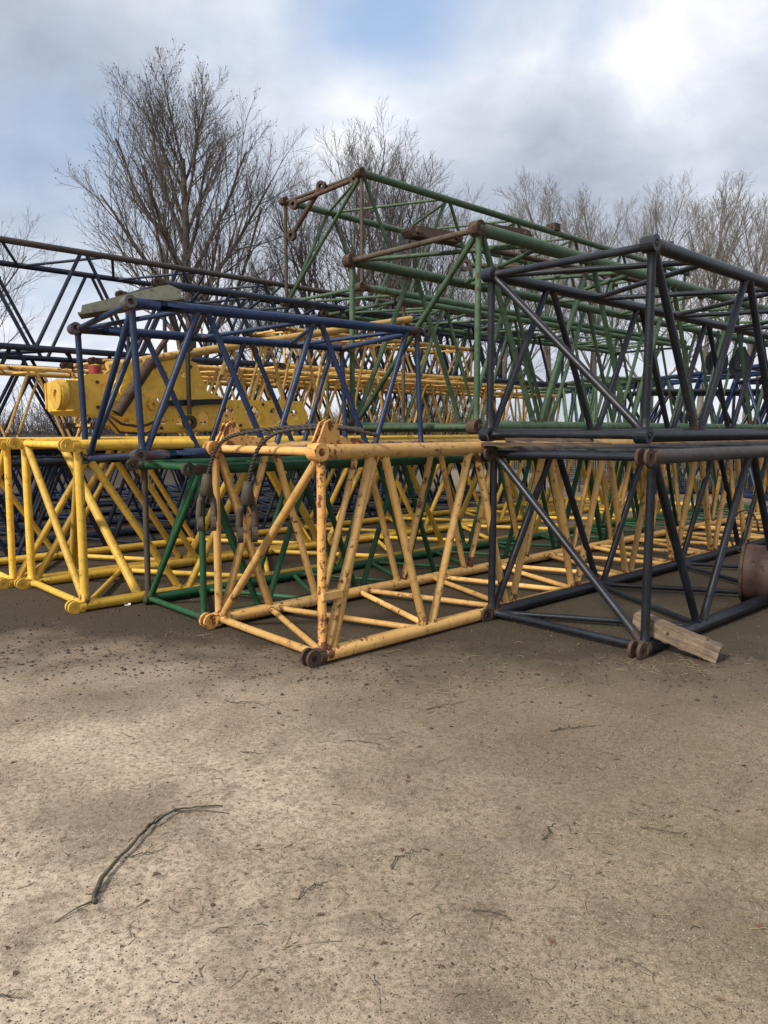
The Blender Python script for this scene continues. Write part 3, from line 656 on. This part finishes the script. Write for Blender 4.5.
# undergrowth along the back
def brush():
    rr = random.Random(9); V = []; F = []
    for i in range(9000):
        x = rr.uniform(-34, 40); y = rr.uniform(30, 40); h = rr.uniform(1.2, 4.6)*(.75+.25*math.sin(x*.4))*(.55 if x > 4 else 1); p = Vector((x, y, 0)); lean = Vector((rr.gauss(0, .22), rr.gauss(0, .22), 1)).normalized()
        pts = [p+lean*h*t+Vector((rr.gauss(0, .05), 0, 0)) for t in (0, .5, 1)]; bez_tube(V, F, pts, [.018, .012, .006], 3)
        for k in range(5):
            t = rr.uniform(.25, .9); q = p+lean*h*t; e = q+Vector((rr.gauss(0, .35), rr.gauss(0, .3), rr.uniform(.2, .8))); bez_tube(V, F, [q, e], [.009, .005], 3)
    o = link('undergrowth', V, F, M['twig']); tag(o, kind='stuff'); o['label'] = 'leafless thicket along the back of the yard'
brush()

# ------------------------------------------------------------------ litter on the ground
def stick(pts, r, label, seed, side=()):
    rr = random.Random(seed); P = [Vector(p) for p in pts]; sm = []
    for i in range(len(P)-1):
        for t in (0, .2, .4, .6, .8): sm.append(P[i].lerp(P[i+1], t)+Vector((rr.gauss(0, .004), rr.gauss(0, .004), abs(rr.gauss(0, .003)))))
    sm.append(P[-1]); n = len(sm); m = MB(); m.path(sm, [r*(1-.7*i/(n-1))*rr.uniform(.78, 1.22) for i in range(n)], 7)
    for a, b in side: m.path([Vector(a), Vector(a).lerp(Vector(b), .5)+Vector((0, .008, .006)), Vector(b)], [r*.4, r*.3, r*.18], 5)
    return m
def G(x, y, z=.008):   # ground spot
    return Vector((x, y, gz(x, y)+z*.6))
bm_ = stick([G(-.989, 2.39, .02), G(-1.01, 2.52, .022), G(-.99, 2.66, .03), G(-.945, 2.875, .032), G(-.88, 3.0, .028), G(-.78, 3.04, .02), G(-.69, 3.055, .012)], .0088, '', 1,
   [(G(-.985, 2.42), G(-1.085, 2.30, .004)), (G(-.88, 3.0, .02), G(-.65, 3.0, .006)), (G(-.95, 2.87, .02), G(-.93, 2.99, .008))])
tag(bm_.build('fallen_branch', M['stick']), 'long curved dead branch lying on the pale ground at lower left', 'branch')
tw = [((-.30, 2.42), (-.20, 2.52), 'thin forked twig right of the long curved branch'), ((.62, 2.80), (.71, 2.93), 'dark twig on the brown ground at right of centre'),
      ((.02, 2.60), (.17, 2.73), 'thin crooked twig in the middle foreground'), ((-.72, 3.60), (-.60, 3.58), 'short twig above the long curved branch'),
      ((-.98, 2.62+.05), (-.84, 2.70+.05), 'reddish twig just right of the long curved branch'), ((.30, 2.35), (.42, 2.31), 'short brown stick lower right of centre'),
      ((.70, 2.12), (.80, 2.05), 'short brown stick near the lower right'), ((1.05, 2.9), (1.2, 2.86), 'twig near the right edge of the ground'),
      ((-.95, 4.3), (-.70, 4.22), 'twig on the damp soil in front of the yellow section'), ((.25, 4.2), (.5, 4.35), 'curved twig in the straw before the orange-yellow section'),
      ((-1.15, 1.98), (-1.02, 1.97), 'tiny twig at the lower left corner'), ((.9, 3.9), (1.2, 3.98), 'long thin twig before the black section'), ((-.2, 3.75), (.0, 3.7), 'thin twig in the middle of the ground'), ((.45, 1.75), (.5, 1.9), 'pale stick at the bottom edge')]
for i, (a, b, lb) in enumerate(tw):
    rr = random.Random(i); a = Vector((*a, gz(*a)+.003)); b = Vector((*b, gz(*b)+.003)); d = b-a; s = Vector((-d.y, d.x, 0))
    m = stick([a, a+d*.35+s*rr.uniform(-.15, .15)+Vector((0, 0, .006)), a+d*.7+s*rr.uniform(-.15, .15), b], .003, '', i, [(a+d*.5, a+d*.8+s*.25)])
    tag(m.build('twig', M['straw' if 'pale' in lb else 'stick']), lb, 'twig', 'twigs on the yard')
def scatter():
    rr = random.Random(77); m = MB(); mp = MB()
    def peb(mm, x, y, s):
        g0 = gz(x, y)
        k = len(mm.v); n = 5; rz = rr.uniform(0, 6)
        for i in range(n): t = rz+6.283*i/n; mm.v.append(Vector((x+s*math.cos(t)*rr.uniform(.7, 1.2), y+s*math.sin(t)*rr.uniform(.6, 1.1), g0-.003)))
        for i in range(n): t = rz+6.283*i/n; mm.v.append(Vector((x+s*.7*math.cos(t), y+s*.6*math.sin(t), g0+s*rr.uniform(.3, .75))))
        for i in range(n): mm.f.append((k+i, k+(i+1) % n, k+n+(i+1) % n, k+n+i))
        mm.f.append(tuple(k+n+i for i in range(n)))
    for i in range(24000):
        y = 1.7+6.5*rr.random()**1.4; x = rr.uniform(-.62, .62)*y
        peb(m if rr.random() < .86 else mp, x, y, abs(rr.gauss(0, .0014))+.0013 if rr.random() < .992 else rr.uniform(.004, .007))
    o = m.build('gravel', M['pebble']); tag(o, kind='stuff'); o['label'] = 'fine dark grit strewn over the yard'
    o = mp.build('gravel', M['stone']); tag(o, kind='stuff'); o['label'] = 'fine pale grit strewn over the yard'
    m = MB(); ml = MB(); ms = MB()
    cl = [(.5, 4.6, .5), (-.95, 4.7, .35), (1.0, 4.6, .4), (-.1, 4.5, .4), (-1.9, 5.2, .3), (2.0, 4.9, .5), (.35, 4.2, .35)]
    for i in range(520):
        if rr.random() < .6: c = rr.choice(cl); x = rr.gauss(c[0], c[2]*.6); y = rr.gauss(c[1], c[2]*.45)
        else: y = rr.uniform(1.8, 6); x = rr.uniform(-.6, .6)*y
        a = rr.uniform(0, 3.14); L = rr.uniform(.015, .09) if rr.random() < .8 else rr.uniform(.1, .2); d = Vector((math.cos(a), math.sin(a), 0))*L; s = Vector((-d.y, d.x, 0))*rr.uniform(-.3, .3)
        p = Vector((x, y, gz(x, y)+rr.uniform(.001, .004))); m.path([p, p+d*.5+s+Vector((0, 0, rr.uniform(0, .015))), p+d], rr.uniform(.0007, .0014), 4)
    for i in range(420):
        y = rr.uniform(1.8, 6.2); x = rr.uniform(-.6, .6)*y; a = rr.uniform(0, 3.14); L = rr.uniform(.012, .06); d = Vector((math.cos(a), math.sin(a), 0))*L; s = Vector((-d.y, d.x, 0))*rr.uniform(-.3, .3)
        p = Vector((x, y, gz(x, y)+.001)); ms.path([p, p+d*.5+s+Vector((0, 0, .003)), p+d], rr.uniform(.0006, .0016), 4)
    for i in range(170):
        y = rr.uniform(1.8, 6.0); x = rr.uniform(-.6, .6)*y; s = rr.uniform(.006, .018); a = rr.uniform(0, 6.28); k = len(ml.v)
        u = Vector((math.cos(a), math.sin(a), rr.uniform(-.2, .2))); v = Vector((-u.y, u.x, rr.uniform(-.2, .3))); c = Vector((x, y, gz(x, y)+.002))
        ml.v += [c-u*s, c-v*s*.5+Vector((0, 0, .004)), c+u*s, c+v*s*.5+Vector((0, 0, .006))]; ml.f += [(k, k+1, k+2), (k, k+2, k+3)]
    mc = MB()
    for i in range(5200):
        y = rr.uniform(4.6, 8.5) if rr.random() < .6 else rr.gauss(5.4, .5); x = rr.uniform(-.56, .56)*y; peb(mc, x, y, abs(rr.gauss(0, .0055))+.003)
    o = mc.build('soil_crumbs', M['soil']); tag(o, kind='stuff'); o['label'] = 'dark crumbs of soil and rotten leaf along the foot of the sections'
    for mm, mt, lb in ((m, 'straw', 'loose straw and dry grass on the damp soil'), (ms, 'stick', 'tiny bits of twig scattered over the yard'), (ml, 'leaf', 'crumpled brown leaf bits on the yard')):
        o = mm.build('litter', M[mt]); tag(o, kind='stuff'); o['label'] = lb
scatter()
m = MB().box((0, 0, .006), (.07, .045, .012), Matrix.Rotation(.4, 3, 'Z')); m.box((.03, .02, .012), (.04, .04, .006), Matrix.Rotation(.9, 3, 'X'))
o = thing('scrap', m, M['paper'], 'small white scrap on the soil between the bright yellow and green sections', 'scrap'); o.location = (-2.36, 6.75, 0); o.scale = (.6, .6, .6)

# ------------------------------------------------------------------ sky, sun, camera
SUN_EL, SUN_AZ = R(38), R(-135)      # azimuth clockwise from +Y
w = bpy.data.worlds.new('World'); S.world = w; w.use_nodes = True; nt = w.node_tree; nt.nodes.clear()
out = nt.nodes.new('ShaderNodeOutputWorld'); bg = nt.nodes.new('ShaderNodeBackground'); nt.links.new(bg.outputs[0], out.inputs[0])
sky = nt.nodes.new('ShaderNodeTexSky'); sky.sky_type = 'NISHITA'; sky.sun_disc = False; sky.sun_elevation = SUN_EL; sky.sun_rotation = SUN_AZ; sky.air_density = 1.2; sky.dust_density = .4
bg.inputs['Strength'].default_value = .1
tc = nt.nodes.new('ShaderNodeTexCoord'); dirv = tc.outputs['Generated']
sp = nt.nodes.new('ShaderNodeSeparateXYZ'); nt.links.new(dirv, sp.inputs[0])
zz = mathn(nt, 'ADD', mathn(nt, 'MAXIMUM', sp.outputs[2], 0.0), .22)
cv = nt.nodes.new('ShaderNodeCombineXYZ')
nt.links.new(mathn(nt, 'DIVIDE', sp.outputs[0], zz), cv.inputs[0]); nt.links.new(mathn(nt, 'DIVIDE', sp.outputs[1], zz), cv.inputs[1])
n1 = noise(nt, cv.outputs[0], 1.5, 7, .55, .25); n2 = noise(nt, dirv, 3.2, 6, .55, .4); n3 = noise(nt, cv.outputs[0], 4.0, 6, .6, .2)
def spot(x, y, sharp):       # a patch of sky around one bearing and height
    f_ = 750.; pit = R(6.24); u = (x-384)/f_; v = (512-y)/f_
    d = Vector((u, math.cos(pit)+v*math.sin(pit), -math.sin(pit)+v*math.cos(pit))).normalized()
    dp = N(nt, 'ShaderNodeVectorMath', operation='DOT_PRODUCT'); nt.links.new(dirv, dp.inputs[0]); dp.inputs[1].default_value = d
    return mathn(nt, 'POWER', mathn(nt, 'MAXIMUM', dp.outputs['Value'], 0.0), sharp)
def addw(acc, s, k): return mathn(nt, 'ADD', acc, mathn(nt, 'MULTIPLY', s, k))
# cloud brightness field
v = mathn(nt, 'ADD', mathn(nt, 'MULTIPLY', n2, 1.1), mathn(nt, 'MULTIPLY', n3, .5))
for x, y, sh, k in ((690, 35, 110, .62), (560, 75, 200, .2), (120, 25, 60, .2), (30, 60, 60, -.2), (250, 60, 60, -.12), (365, 95, 300, .3), (620, 145, 45, -.34), (760, 125, 90, -.22), (480, 150, 90, -.12), (280, 330, 40, .1), (50, 160, 50, -.26), (740, 215, 200, .1), (0, 380, 20, .1)):
    v = addw(v, spot(x, y, sh), k)
v = mathn(nt, 'MULTIPLY', v, .85)
cl = ramp(nt, v, [(.34, (3.5, 3.95, 4.8)), (.54, (4.9, 5.4, 6.3)), (.73, (6.7, 7.1, 7.9)), (.92, (9.2, 9.2, 9.3))])
# gaps
gp_ = mathn(nt, 'MULTIPLY', mathn(nt, 'SUBTRACT', n1, .5), 1.8)
for x, y, sh, k in ((400, 8, 220, .9), (330, 45, 400, .2), (600, 5, 350, .75), (60, 140, 60, .28), (260, 130, 60, .15), (500, 30, 200, .35), (20, 130, 60, .05), (640, 150, 30, -.3)):
    gp_ = addw(gp_, spot(x, y, sh), k)
gap = ramp(nt, gp_, [(.15, 0.0), (1.0, .8)])
skb = mix(nt, 1.0, sky.outputs[0], (1.5, 1.5, 1.5), 'MULTIPLY')
skb = mix(nt, .5, skb, (3.2, 5.0, 8.2))
nt.links.new(mix(nt, gap, cl, skb), bg.inputs['Color'])

sl = bpy.data.lights.new('sun', 'SUN'); sl.energy = 4.0; sl.angle = R(9); sl.color = (1, .93, .82)
so = bpy.data.objects.new('sun', sl); COL.objects.link(so)
ds = Vector((math.sin(SUN_AZ)*math.cos(SUN_EL), math.cos(SUN_AZ)*math.cos(SUN_EL), math.sin(SUN_EL)))
so.rotation_euler = ds.to_track_quat('Z', 'Y').to_euler(); so.location = ds*50
cam = bpy.data.cameras.new('camera'); co = bpy.data.objects.new('camera', cam); COL.objects.link(co)
co.location = (0, 0, 1.6); co.rotation_euler = (R(90-6.24), 0, 0)
cam.sensor_fit = 'VERTICAL'; cam.sensor_height = 36; cam.lens = 36*750/1024; cam.clip_end = 2000; cam.clip_start = .05
S.camera = co
S.view_settings.view_transform = 'Standard'; S.view_settings.look = 'None'; S.view_settings.exposure = 0.22; S.view_settings.gamma = 1
S.render.resolution_x = 768; S.render.resolution_y = 1024
